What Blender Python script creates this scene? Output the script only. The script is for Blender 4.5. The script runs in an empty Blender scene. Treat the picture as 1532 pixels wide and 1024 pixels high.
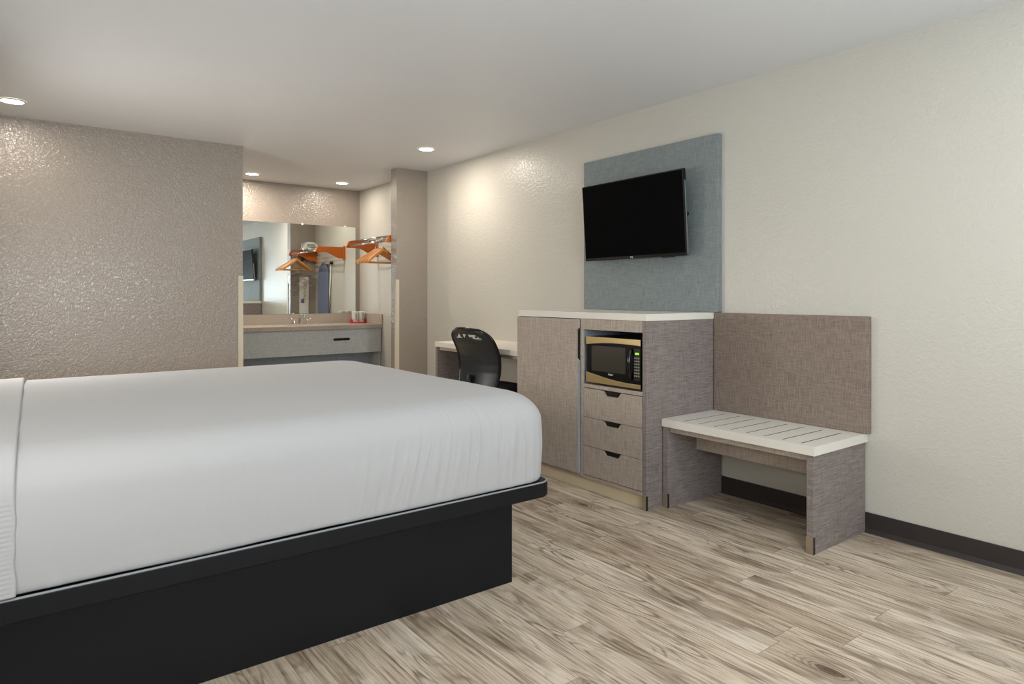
import bpy, bmesh, math, random
from mathutils import Vector, Matrix, noise
random.seed(7)
PI = math.pi
C = bpy.context.scene.collection

# ------------------------------------------------------------------ helpers
def lin(c):
    c = c / 255.0
    return c / 12.92 if c <= 0.04045 else ((c + 0.055) / 1.055) ** 2.4

def rgb(r, g, b):
    return (lin(r), lin(g), lin(b), 1.0)

class NT:
    """small node-tree helper"""
    def __init__(self, name):
        self.m = bpy.data.materials.new(name)
        self.m.use_nodes = True
        self.t = self.m.node_tree
        self.p = self.t.nodes['Principled BSDF']
        self.L = self.t.links.new
    def n(self, kind, **kw):
        nd = self.t.nodes.new(kind)
        for k, v in kw.items():
            setattr(nd, k, v)
        return nd
    def val(self, sock, v):
        if isinstance(v, (int, float, tuple, list)):
            sock.default_value = v
        else:
            self.L(v, sock)
    def math(self, op, a, b=0.0, c=0.0, clamp=False):
        nd = self.n('ShaderNodeMath', operation=op)
        nd.use_clamp = clamp
        self.val(nd.inputs[0], a); self.val(nd.inputs[1], b); self.val(nd.inputs[2], c)
        return nd.outputs[0]
    def mix(self, f, a, b, mode='MIX'):
        nd = self.n('ShaderNodeMix', data_type='RGBA', blend_type=mode)
        self.val(nd.inputs[0], f); self.val(nd.inputs[6], a); self.val(nd.inputs[7], b)
        return nd.outputs[2]
    def coords(self, scale=(1, 1, 1), loc=(0, 0, 0), kind='Object'):
        tc = self.n('ShaderNodeTexCoord')
        mp = self.n('ShaderNodeMapping')
        mp.inputs['Scale'].default_value = scale
        mp.inputs['Location'].default_value = loc
        self.L(tc.outputs[kind], mp.inputs['Vector'])
        return mp.outputs[0]
    def noise(self, vec, scale=5, detail=2, rough=0.5, dist=0.0):
        nd = self.n('ShaderNodeTexNoise')
        nd.inputs['Scale'].default_value = scale
        nd.inputs['Detail'].default_value = detail
        nd.inputs['Roughness'].default_value = rough
        nd.inputs['Distortion'].default_value = dist
        self.L(vec, nd.inputs['Vector'])
        return nd.outputs['Fac']
    def ramp(self, f, stops):
        nd = self.n('ShaderNodeValToRGB')
        cr = nd.color_ramp
        while len(cr.elements) < len(stops):
            cr.elements.new(0.5)
        for e, (pos, col) in zip(cr.elements, stops):
            e.position = pos
            e.color = col if isinstance(col, tuple) else (col, col, col, 1)
        self.L(f, nd.inputs[0])
        return nd.outputs[0]
    def bump(self, h, strength=0.3, dist=0.002, normal=None):
        nd = self.n('ShaderNodeBump')
        nd.inputs['Strength'].default_value = strength
        nd.inputs['Distance'].default_value = dist
        self.L(h, nd.inputs['Height'])
        if normal is not None:
            self.L(normal, nd.inputs['Normal'])
        return nd.outputs[0]
    def set(self, **kw):
        for k, v in kw.items():
            k = {'color': 'Base Color', 'rough': 'Roughness', 'metal': 'Metallic', 'normal': 'Normal',
                 'spec': 'Specular IOR Level', 'coat': 'Coat Weight', 'coat_rough': 'Coat Roughness',
                 'emis': 'Emission Color', 'estr': 'Emission Strength', 'alpha': 'Alpha', 'sheen': 'Sheen Weight'}[k]
            self.val(self.p.inputs[k], v)
        return self.m

def plain(name, col, rough=0.5, metal=0.0, spec=0.5, var=0.04, coat=0.0):
    n = NT(name)
    v = n.noise(n.coords(), 9, 3)
    dark = tuple(c * (1 - var * 2) for c in col[:3]) + (1,)
    c = n.mix(v, dark, col)
    return n.set(color=c, rough=rough, metal=metal, spec=spec, coat=coat)

def paint(name, col, rough=0.42, spec=0.5, bump=0.35, scale=110, var=0.03, coat=0.0):
    """orange-peel textured semi-gloss wall paint"""
    n = NT(name)
    co = n.coords()
    big = n.noise(co, 1.3, 3)
    c = n.mix(big, tuple(x * (1 - var) for x in col[:3]) + (1,), tuple(min(1, x * (1 + var)) for x in col[:3]) + (1,))
    h1 = n.noise(co, scale, 2.5, 0.6, 0.9)
    h = n.ramp(h1, [(0.36, 0.0), (0.64, 1.0)])
    b = n.bump(h, bump, 0.0045)
    n.L(b, n.p.inputs['Coat Normal'])
    return n.set(color=c, rough=rough, spec=spec, normal=b, coat=coat, coat_rough=0.17)

def linen(name, a, b, horiz=False, rough=0.6, spec=0.35, axes='XY'):
    """woven linen pattern, threads up and across; a dark, b light"""
    n = NT(name)
    # across threads (long in the plane, thin in z), and vertical threads (long in z)
    v1 = n.noise(n.coords((330, 330, 13)), 1.0, 3, 0.7)
    v2 = n.noise(n.coords((13, 13, 360)), 1.0, 3, 0.7)
    v3 = n.noise(n.coords((140, 140, 140)), 1.0, 2, 0.5)
    w1, w2 = (0.30, 0.60) if horiz else (0.54, 0.40)
    f = n.math('ADD', n.math('MULTIPLY', v1, w1), n.math('MULTIPLY', v2, w2))
    f = n.math('ADD', f, n.math('MULTIPLY', v3, 0.08))
    f = n.ramp(f, [(0.40, 0.0), (0.66, 1.0)])
    c = n.mix(f, a, b)
    return n.set(color=c, rough=rough, spec=spec, normal=n.bump(f, 0.12, 0.0006))

# ---- mesh helpers
def box(bm, x0, x1, y0, y1, z0, z1, M=None):
    vs = [bm.verts.new(Vector((x, y, z)) if M is None else M @ Vector((x, y, z)))
          for x in (x0, x1) for y in (y0, y1) for z in (z0, z1)]
    for f in ((0, 1, 3, 2), (4, 6, 7, 5), (0, 4, 5, 1), (2, 3, 7, 6), (0, 2, 6, 4), (1, 5, 7, 3)):
        bm.faces.new([vs[i] for i in f])

def prism(bm, pts, axis, a, b):
    """extrude a 2D outline along axis from a to b. pts in the two other axes in xyz order"""
    def P(p, t):
        if axis == 'x': return Vector((t, p[0], p[1]))
        if axis == 'y': return Vector((p[0], t, p[1]))
        return Vector((p[0], p[1], t))
    A = [bm.verts.new(P(p, a)) for p in pts]
    B = [bm.verts.new(P(p, b)) for p in pts]
    n = len(pts)
    bm.faces.new(A[::-1]); bm.faces.new(B)
    for i in range(n):
        j = (i + 1) % n
        bm.faces.new((A[i], A[j], B[j], B[i]))

def tube(bm, pts, r, seg=12, caps=True, closed=False):
    pts = [Vector(p) for p in pts]
    n = len(pts)
    rad = r if isinstance(r, (list, tuple)) else [r] * n
    rings = []
    up = None
    for i, p in enumerate(pts):
        if closed:
            d = (pts[(i + 1) % n] - pts[i - 1]).normalized()
        else:
            d = (pts[min(i + 1, n - 1)] - pts[max(i - 1, 0)]).normalized()
        if up is None:
            up = Vector((0, 0, 1)) if abs(d.z) < 0.9 else Vector((1, 0, 0))
        s = d.cross(up)
        if s.length < 1e-5:
            s = d.cross(Vector((0, 1, 0)))
        s.normalize()
        u = s.cross(d).normalized()
        up = u
        rings.append([bm.verts.new(p + (s * math.cos(2 * PI * k / seg) + u * math.sin(2 * PI * k / seg)) * rad[i]) for k in range(seg)])
    for i in range(n if closed else n - 1):
        A, B = rings[i], rings[(i + 1) % n]
        for k in range(seg):
            j = (k + 1) % seg
            bm.faces.new((A[k], A[j], B[j], B[k]))
    if caps and not closed:
        bm.faces.new(rings[0][::-1]); bm.faces.new(rings[-1])

def lathe(bm, prof, center, seg=32, axis='z', cap=True):
    cx, cy, cz = center
    rings = []
    for r, z in prof:
        ring = []
        for k in range(seg):
            a = 2 * PI * k / seg
            x, y = r * math.cos(a), r * math.sin(a)
            if axis == 'z': v = (cx + x, cy + y, cz + z)
            elif axis == 'x': v = (cx + z, cy + x, cz + y)
            else: v = (cx + x, cy + z, cz + y)
            ring.append(bm.verts.new(v))
        rings.append(ring)
    for A, B in zip(rings, rings[1:]):
        for k in range(seg):
            j = (k + 1) % seg
            bm.faces.new((A[k], A[j], B[j], B[k]))
    if cap:
        bm.faces.new(rings[0][::-1]); bm.faces.new(rings[-1])

def obj(name, bm, mat, parent=None, bevel=0.0, smooth=False, seg=2, origin=None):
    bmesh.ops.recalc_face_normals(bm, faces=bm.faces[:])
    me = bpy.data.meshes.new(name)
    if smooth:
        for f in bm.faces: f.smooth = True
    bm.to_mesh(me); bm.free()
    me.materials.append(mat)
    o = bpy.data.objects.new(name, me)
    C.objects.link(o)
    if parent is not None:
        o.parent = parent
        pl = parent.location if parent.parent is None else parent.parent.location + parent.location
        me.transform(Matrix.Translation(-Vector(pl)))
    if bevel:
        b = o.modifiers.new('bevel', 'BEVEL')
        b.width = bevel; b.segments = seg; b.limit_method = 'ANGLE'; b.angle_limit = math.radians(35)
    return o

def bx(name, mat, parent, x0, x1, y0, y1, z0, z1, bevel=0.0015):
    bm = bmesh.new(); box(bm, x0, x1, y0, y1, z0, z1)
    return obj(name, bm, mat, parent, bevel)

def thing(name, label, cat, loc=(0, 0, 0), group=None):
    o = bpy.data.objects.new(name, None); C.objects.link(o)
    o.empty_display_size = 0.05
    o.location = loc
    o['label'] = label; o['category'] = cat
    if group: o['group'] = group
    return o

def tag(o, label, cat, group=None):
    o['label'] = label; o['category'] = cat
    if group: o['group'] = group
    return o

def struct(name, bm, m, label=None, bevel=0.0):
    o = obj(name, bm, m, None, bevel)
    o['kind'] = 'structure'
    if label: o['label'] = label
    return o

def text(name, s, size, M, mat, parent, ext=0.0004, align='CENTER', sx=1.0):
    cu = bpy.data.curves.new(name, 'FONT')
    cu.body = s; cu.size = size; cu.extrude = ext; cu.align_x = align; cu.align_y = 'CENTER'
    cu.materials.append(mat)
    tmp = bpy.data.objects.new(name, cu)
    me = bpy.data.meshes.new_from_object(tmp)
    bpy.data.objects.remove(tmp); bpy.data.curves.remove(cu)
    o = bpy.data.objects.new(name, me); C.objects.link(o)
    o.parent = parent
    o.matrix_local = M @ Matrix.Diagonal((sx, 1, 1, 1))
    return o

# ------------------------------------------------------------------ dimensions
XR = 3.44          # right wall
XL = -0.36         # headboard wall
H = 2.44
YF = -1.15         # front (window) wall
YP = 5.87          # taupe partition
YA = 7.57          # vanity wall
CT = 1.080         # cabinet top

# ------------------------------------------------------------------ materials
M = {}
M['cream'] = paint('cream_wall_paint', rgb(201, 198, 189), 0.38, 0.45, 0.22, 50, 0.03, 0.25)
M['taupe'] = paint('taupe_wall_paint', rgb(150, 140, 129), 0.34, 0.5, 0.42, 48, 0.03, 1.0)
M['ceiling'] = paint('ceiling_paint', rgb(226, 228, 231), 0.5, 0.3, 0.14, 60)
M['black_base'] = plain('dark_brown_vinyl_base', rgb(50, 44, 43), 0.45)
M['guard'] = plain('cream_corner_guard', rgb(214, 204, 184), 0.4)
M['linen_f'] = linen('taupe_linen_laminate', rgb(152, 140, 129), rgb(202, 189, 177))
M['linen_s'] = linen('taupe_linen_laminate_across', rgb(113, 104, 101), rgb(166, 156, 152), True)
M['linen_back'] = linen('taupe_linen_upholstery', rgb(108, 95, 86), rgb(163, 147, 134))
M['grey_linen'] = linen('grey_linen_laminate', rgb(162, 167, 167), rgb(204, 208, 206))
M['teal'] = linen('slate_blue_linen_upholstery', rgb(108, 119, 122), rgb(154, 162, 162))
M['top'] = plain('off_white_worktop', rgb(235, 231, 222), 0.38)
M['kick'] = plain('cream_kick_board', rgb(228, 212, 180), 0.4)
M['cap'] = plain('brushed_nickel_cap', rgb(188, 176, 158), 0.34, 0.8)
M['dark_edge'] = plain('dark_edge_strip', rgb(38, 34, 34), 0.5)
M['blue_edge'] = plain('grey_edge_band', rgb(150, 156, 165), 0.4)
M['inner'] = linen('pale_grey_inner_laminate', rgb(128, 138, 146), rgb(170, 178, 184))
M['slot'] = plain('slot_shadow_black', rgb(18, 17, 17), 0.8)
M['black_laminate'] = plain('black_laminate', rgb(13, 15, 20), 0.5, 0, 0.28)
M['black_plastic'] = plain('black_plastic', rgb(16, 16, 17), 0.35)
M['gloss_black'] = plain('gloss_black_plastic', rgb(9, 9, 10), 0.16)
M['screen'] = plain('black_screen', rgb(11, 11, 12), 0.4, 0, 0.015)
M['lip'] = plain('grey_edge_piping', rgb(140, 142, 145), 0.5)
M['chrome'] = plain('polished_chrome', rgb(228, 228, 228), 0.10, 1.0, var=0.01)
M['steel'] = plain('steel_with_warm_reflection', rgb(222, 198, 146), 0.30, 1.0, var=0.02)  # gold tint paints the warm room reflection into the steel
M['silver'] = plain('silver_trim', rgb(190, 195, 202), 0.25, 0.9)
M['white_plastic'] = plain('white_plastic', rgb(230, 228, 222), 0.35)
M['white_text'] = plain('white_lettering', rgb(235, 235, 235), 0.5)
M['paper'] = plain('white_paper_wrap', rgb(240, 238, 234), 0.6)
M['red'] = plain('red_plastic', rgb(205, 30, 45), 0.3)
M['orange'] = plain('orange_stained_wood', rgb(207, 106, 24), 0.4)
M['amber'] = plain('amber_wood_hanger', rgb(214, 148, 78), 0.38)
M['board_blue'] = plain('blue_grey_board_cover', rgb(112, 122, 150), 0.8)
M['blue'] = plain('blue_print', rgb(38, 78, 150), 0.5)
M['yellow'] = plain('ochre_print', rgb(196, 158, 70), 0.5)
M['grey_win'] = plain('grey_green_plate', rgb(150, 165, 160), 0.4)
M['copper'] = plain('red_brown_metal', rgb(150, 60, 40), 0.4)
M['carpet_seat'] = plain('black_seat_fabric', rgb(18, 19, 25), 0.85)
M['green_lcd'] = NT('green_display').set(color=rgb(20, 60, 10), emis=rgb(150, 220, 40), estr=1.2)
M['key'] = plain('grey_key_print', rgb(150, 148, 130), 0.5)
M['counter'] = None

def mat_counter():
    n = NT('speckled_beige_counter')
    co = n.coords()
    v = n.noise(co, 160, 3, 0.6)
    c = n.mix(n.ramp(v, [(0.35, 0.0), (0.65, 1.0)]), rgb(160, 148, 137), rgb(196, 185, 172))
    return n.set(color=c, rough=0.25)
M['counter'] = mat_counter()

def mat_mirror():
    n = NT('mirror_glass')
    return n.set(color=(0.86, 0.90, 0.875, 1), metal=1.0, rough=0.0)
M['mirror'] = mat_mirror()

def mat_glow(name, col, s):
    n = NT(name)
    return n.set(color=(0.9, 0.9, 0.9, 1), emis=col, estr=s)
M['lens'] = mat_glow('lit_downlight_lens', (1.0, 0.93, 0.82, 1), 14)

def mat_sheet():
    n = NT('white_cotton_sheet')
    co = n.coords()
    w = n.noise(n.coords((700, 700, 700)), 1.0, 1, 0.5)
    h1 = n.noise(n.coords((5, 5, 5)), 1.0, 4, 0.6, 0.8)
    b = n.bump(h1, 0.12, 0.012)
    b = n.bump(w, 0.06, 0.0005, b)
    return n.set(color=rgb(179, 179, 180), rough=0.85, spec=0.15, normal=b, sheen=0.1)
M['sheet'] = mat_sheet()

def mat_mesh_back():
    """black chair mesh: opaque weave with tiny sheen"""
    n = NT('black_chair_mesh')
    w = n.n('ShaderNodeTexChecker'); w.inputs['Scale'].default_value = 260
    n.L(n.coords(), w.inputs['Vector'])
    c = n.mix(w.outputs['Fac'], rgb(10, 14, 18), rgb(34, 42, 48))
    return n.set(color=c, rough=0.38, spec=0.6)
M['mesh'] = mat_mesh_back()

def mat_floor():
    n = NT('weathered_wood_plank_floor')
    W, L = 0.1385, 1.22
    tc = n.n('ShaderNodeTexCoord')
    sp = n.n('ShaderNodeSeparateXYZ'); n.L(tc.outputs['Object'], sp.inputs[0])
    X, Y = sp.outputs[0], sp.outputs[1]
    cxn = n.math('DIVIDE', n.math('SUBTRACT', X, 0.0415 - 2 * W), W)
    col = n.math('FLOOR', cxn)
    fx = n.math('FRACT', cxn)
    wn = n.n('ShaderNodeTexWhiteNoise', noise_dimensions='1D'); n.L(n.math('ADD', col, 31.3), wn.inputs['W'])
    yn = n.math('ADD', n.math('DIVIDE', Y, L), n.math('MULTIPLY', wn.outputs['Value'], 1.0))
    row = n.math('FLOOR', yn)
    fy = n.math('FRACT', yn)
    cb = n.n('ShaderNodeCombineXYZ'); n.L(col, cb.inputs[0]); n.L(row, cb.inputs[1])
    w2 = n.n('ShaderNodeTexWhiteNoise', noise_dimensions='3D'); n.L(cb.outputs[0], w2.inputs['Vector'])
    rnd = w2.outputs['Value']
    # grain coordinates shifted by plank
    off = n.n('ShaderNodeVectorMath', operation='SCALE'); n.L(w2.outputs['Color'], off.inputs[0]); off.inputs['Scale'].default_value = 37.0
    gv = n.n('ShaderNodeVectorMath', operation='ADD'); n.L(tc.outputs['Object'], gv.inputs[0]); n.L(off.outputs[0], gv.inputs[1])
    def mapped(s):
        mp = n.n('ShaderNodeMapping'); mp.inputs['Scale'].default_value = s
        n.L(gv.outputs[0], mp.inputs['Vector']); return mp.outputs[0]
    broad = n.noise(mapped((9, 1.3, 1)), 1.0, 4, 0.6, 0.6)
    fine = n.noise(mapped((95, 3.2, 1)), 1.0, 5, 0.65, 0.35)
    hair = n.noise(mapped((260, 6, 1)), 1.0, 3, 0.7, 0.2)
    blot = n.noise(mapped((5.5, 3.0, 1)), 1.0, 3, 0.55, 1.2)
    # cathedral rings: contour lines of a stretched low-frequency field
    field = n.noise(mapped((8.0, 1.1, 1)), 1.0, 1.0, 0.4, 0.5)
    rings = n.math('SINE', n.math('ADD', n.math('MULTIPLY', field, 130.0), n.math('MULTIPLY', fine, 4.0)))
    rings = n.ramp(n.math('MULTIPLY_ADD', rings, 0.5, 0.5), [(0.0, 1.0), (0.25, 0.25), (0.5, 0.0)])
    rmask = n.ramp(n.noise(mapped((5, 2.2, 1)), 1.0, 2), [(0.50, 0.0), (0.60, 1.0)])
    # knots
    vo = n.n('ShaderNodeTexVoronoi'); n.L(mapped((5.2, 2.1, 1)), vo.inputs['Vector']); vo.inputs['Scale'].default_value = 1.0
    kd = vo.outputs['Distance']
    ksel = n.n('ShaderNodeSeparateColor'); n.L(vo.outputs['Color'], ksel.inputs[0])
    ksel = n.math('LESS_THAN', ksel.outputs[0], 0.42)
    kd2 = n.math('ADD', kd, n.math('MULTIPLY', n.math('SUBTRACT', fine, 0.5), 0.06))
    knot = n.ramp(kd2, [(0.0, 1.0), (0.075, 0.85), (0.125, 0.0)])
    knot = n.math('MULTIPLY', knot, ksel)
    halo = n.math('MULTIPLY', n.ramp(kd2, [(0.07, 0.9), (0.36, 0.0)]), ksel)
    krings = n.math('MULTIPLY', n.ramp(n.math('MULTIPLY_ADD', n.math('SINE', n.math('MULTIPLY', kd2, 120.0)), 0.5, 0.5), [(0.1, 1.0), (0.5, 0.0)]), halo)
    # colour
    base = n.ramp(rnd, [(0.0, rgb(184, 167, 146)), (0.35, rgb(200, 184, 163)), (0.7, rgb(211, 196, 176)), (1.0, rgb(221, 208, 189))])
    c = n.mix(n.ramp(broad, [(0.32, 0.75), (0.55, 0.0)]), base, rgb(124, 105, 84))
    c = n.mix(n.ramp(fine, [(0.30, 0.85), (0.50, 0.0)]), c, rgb(100, 82, 64))
    c = n.mix(n.math('MULTIPLY', n.ramp(fine, [(0.52, 0.0), (0.72, 1.0)]), 0.55), c, rgb(232, 222, 208))
    c = n.mix(n.math('MULTIPLY', n.ramp(hair, [(0.30, 1.0), (0.48, 0.0)]), 0.35), c, rgb(96, 80, 66))
    c = n.mix(n.math('MULTIPLY', n.math('MULTIPLY', rings, rmask), 0.62), c, rgb(100, 84, 68))
    c = n.mix(n.math('MULTIPLY', n.ramp(blot, [(0.56, 0.0), (0.74, 1.0)]), 0.5), c, rgb(228, 218, 203))
    c = n.mix(n.math('MULTIPLY', halo, 0.6), c, rgb(120, 102, 82))
    c = n.mix(n.math('MULTIPLY', krings, 0.75), c, rgb(84, 68, 54))
    c = n.mix(n.math('MULTIPLY', knot, 0.85), c, rgb(78, 62, 48))
    # seams
    ex = n.math('MINIMUM', fx, n.math('SUBTRACT', 1.0, fx))
    ey = n.math('MINIMUM', fy, n.math('SUBTRACT', 1.0, fy))
    s1 = n.math('LESS_THAN', ex, 0.008)
    s2 = n.math('LESS_THAN', ey, 0.0011)
    seam = n.math('MAXIMUM', s1, s2)
    c = n.mix(n.math('MULTIPLY', seam, 0.45), c, rgb(88, 74, 60))
    hgt = n.math('SUBTRACT', n.math('MULTIPLY', fine, 0.6), seam)
    r = n.math('MULTIPLY_ADD', fine, 0.2, 0.40)
    return n.set(color=c, rough=r, spec=0.35, normal=n.bump(hgt, 0.18, 0.0015))
M['floor'] = mat_floor()

# ------------------------------------------------------------------ room shell
bm = bmesh.new(); box(bm, XL - 0.1, XR + 0.1, YF - 0.1, YA + 0.1, -0.1, 0.0)
struct('floor', bm, M['floor'], 'grey-brown weathered wood plank floor')
bm = bmesh.new(); box(bm, XL - 0.1, XR + 0.1, YF - 0.1, YA + 0.1, H, H + 0.1)
struct('ceiling', bm, M['ceiling'], 'flat light grey ceiling')
bm = bmesh.new(); box(bm, XR, XR + 0.1, YF - 0.1, YA + 0.1, 0, H)
struct('wall_right', bm, M['cream'], 'cream textured wall carrying the television')
bm = bmesh.new(); box(bm, XL - 0.1, XL, YF - 0.1, YA + 0.1, 0, H)
struct('wall_left', bm, M['cream'])
bm = bmesh.new(); box(bm, XL, 1.611, YP, YP + 0.12, 0, H)
struct('wall_back', bm, M['taupe'], 'taupe textured wall beyond the bed')
bm = bmesh.new(); box(bm, 3.092, XR, 5.945, 6.065, 0, H)
struct('wall_back_right', bm, M['taupe'], 'short taupe wall beside the vanity alcove')
bm = bmesh.new(); box(bm, XL, XR, YA, YA + 0.1, 0, H)
struct('wall_alcove', bm, M['taupe'], 'taupe wall behind the vanity mirror')
# front wall with a window opening (behind the camera)
WX0, WX1, WZ0, WZ1 = 0.35, 2.35, 0.85, 2.12
bm = bmesh.new()
box(bm, XL, WX0, YF - 0.1, YF, 0, H); box(bm, WX1, XR, YF - 0.1, YF, 0, H)
box(bm, WX0, WX1, YF - 0.1, YF, 0, WZ0); box(bm, WX0, WX1, YF - 0.1, YF, WZ1, H)
struct('wall_front', bm, M['cream'])
bm = bmesh.new()
for a, b, c, d in ((WX0, WX1, WZ0, WZ0 + 0.04), (WX0, WX1, WZ1 - 0.04, WZ1)):
    box(bm, a, b, YF - 0.07, YF - 0.03, c, d)
for a, b in ((WX0, WX0 + 0.04), (WX1 - 0.04, WX1), (1.33, 1.37)):
    box(bm, a, b, YF - 0.07, YF - 0.03, WZ0, WZ1)
struct('window_1', bm, M['silver'])

def base_run(name, pts, label=None):
    """vinyl cove base: list of boxes (x0,x1,y0,y1) 10 cm high with a small toe"""
    bm = bmesh.new()
    for x0, x1, y0, y1, side in pts:
        box(bm, x0, x1, y0, y1, 0.0, 0.1)
        t = 0.012
        if side == '-x': prism(bm, [(x0 - t, 0.0), (x0, 0.0), (x0, 0.022), (x0 - t * 0.5, 0.006)], 'y', y0, y1)
        if side == '-y': prism(bm, [(y0 - t, 0.0), (y0, 0.0), (y0, 0.022), (y0 - t * 0.5, 0.006)], 'x', x0, x1)
    return struct(name, bm, M['black_base'], label, 0.0015)
base_run('baseboard_right', [(XR - 0.007, XR, YF, 5.945, '-x')], 'dark brown vinyl baseboard along the right wall')
base_run('baseboard_back', [(XL, 1.611, YP - 0.007, YP, '-y')])
base_run('baseboard_back_right', [(3.092, XR - 0.008, 5.938, 5.945, '-y')])
base_run('baseboard_alcove', [(XR - 0.007, XR, 6.065, YA, '-x')])

# corner guards
bm = bmesh.new()
box(bm, 1.575, 1.615, YP - 0.004, YP, 0.10, 1.345); box(bm, 1.611, 1.615, YP, YP + 0.035, 0.10, 1.345)
struct('trim_1', bm, M['guard'], 'cream corner guard on the taupe wall edge')
bm = bmesh.new()
box(bm, 3.088, 3.118, 5.941, 5.945, 0.10, 1.335); box(bm, 3.088, 3.092, 5.945, 5.98, 0.10, 1.335)
struct('trim_2', bm, M['guard'], 'cream corner guard on the short wall edge')

# ------------------------------------------------------------------ downlights
def downlight(x, y, label, power=20.0, r=0.072, col=(1.0, 0.89, 0.76)):
    t = thing('downlight', label, 'ceiling light', (x, y, H), 'recessed round ceiling lights')
    bm = bmesh.new()
    lathe(bm, [(r * 0.86, -0.001), (r * 0.86, -0.006), (r * 0.93, -0.008), (r * 1.06, -0.005), (r * 1.10, -0.0005)], (x, y, H), 40, cap=False)
    obj('trim_ring', bm, M['white_plastic'], t, 0, True)
    bm = bmesh.new(); lathe(bm, [(r * 0.87, -0.001), (r * 0.87, -0.004), (r * 0.5, -0.0055), (0.001, -0.006)], (x, y, H), 40)
    obj('lens', bm, M['lens'], t, 0, True)
    ld = bpy.data.lights.new('downlight_lamp', 'AREA'); ld.shape = 'DISK'; ld.size = r * 1.6
    ld.energy = power; ld.color = col
    lo = bpy.data.objects.new('downlight_lamp', ld); C.objects.link(lo); lo.location = (0, 0, -0.009)
    lo.parent = t
    return t
downlight(0.048, 5.40, 'round downlight at the far left, close to the taupe wall', 3.5)
downlight(2.90, 5.03, 'round downlight before the short taupe wall beside the alcove', 10)
downlight(2.057, 7.15, 'left of the two round downlights over the vanity', 13)
downlight(3.034, 7.14, 'right of the two round downlights over the vanity', 4.2)

downlight(2.05, 0.75, 'added unseen downlight over the front of the room', 9, col=(1.0, 0.95, 0.88))  # added out of view to brighten bench top and floor
# ------------------------------------------------------------------ bed frame
bed = thing('bed_frame', 'black platform bed base with an overhanging tray rim', 'bed', (0.73, 3.08, 0))
BX0, BX1, BY0, BY1 = -0.34, 1.830, 2.115, 4.05
bm = bmesh.new(); box(bm, -0.30, 1.674, 2.20, 3.96, 0, 0.352)
obj('base', bm, M['black_laminate'], bed, 0.002)
def rrect(x0, x1, y0, y1, r, n=10, corners=(1, 1, 1, 1)):
    P = []
    for (cx, cy, a0, on) in ((x1 - r, y0 + r, -90, corners[0]), (x1 - r, y1 - r, 0, corners[1]), (x0 + r, y1 - r, 90, corners[2]), (x0 + r, y0 + r, 180, corners[3])):
        if not on:
            P.append((cx + r * (1 if a0 in (-90, 0) else -1), cy + r * (1 if a0 in (0, 90) else -1))); continue
        for k in range(n + 1):
            a = math.radians(a0 + 90 * k / n)
            P.append((cx + r * math.cos(a), cy + r * math.sin(a)))
    return P
bm = bmesh.new(); prism(bm, rrect(BX0, BX1, BY0, BY1, 0.07), 'z', 0.352, 0.412)
obj('tray', bm, M['black_laminate'], bed, 0.004, seg=3)
# raised silver lip on the tray
out = rrect(BX0 + 0.005, BX1 - 0.005, BY0 + 0.005, BY1 - 0.005, 0.065)
bm = bmesh.new(); tube(bm, [(x, y, 0.4115) for x, y in out], 0.0042, 8, closed=True)
obj('tray_lip', bm, M['lip'], bed, 0, True)['label'] = 'thin grey edge line'

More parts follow.
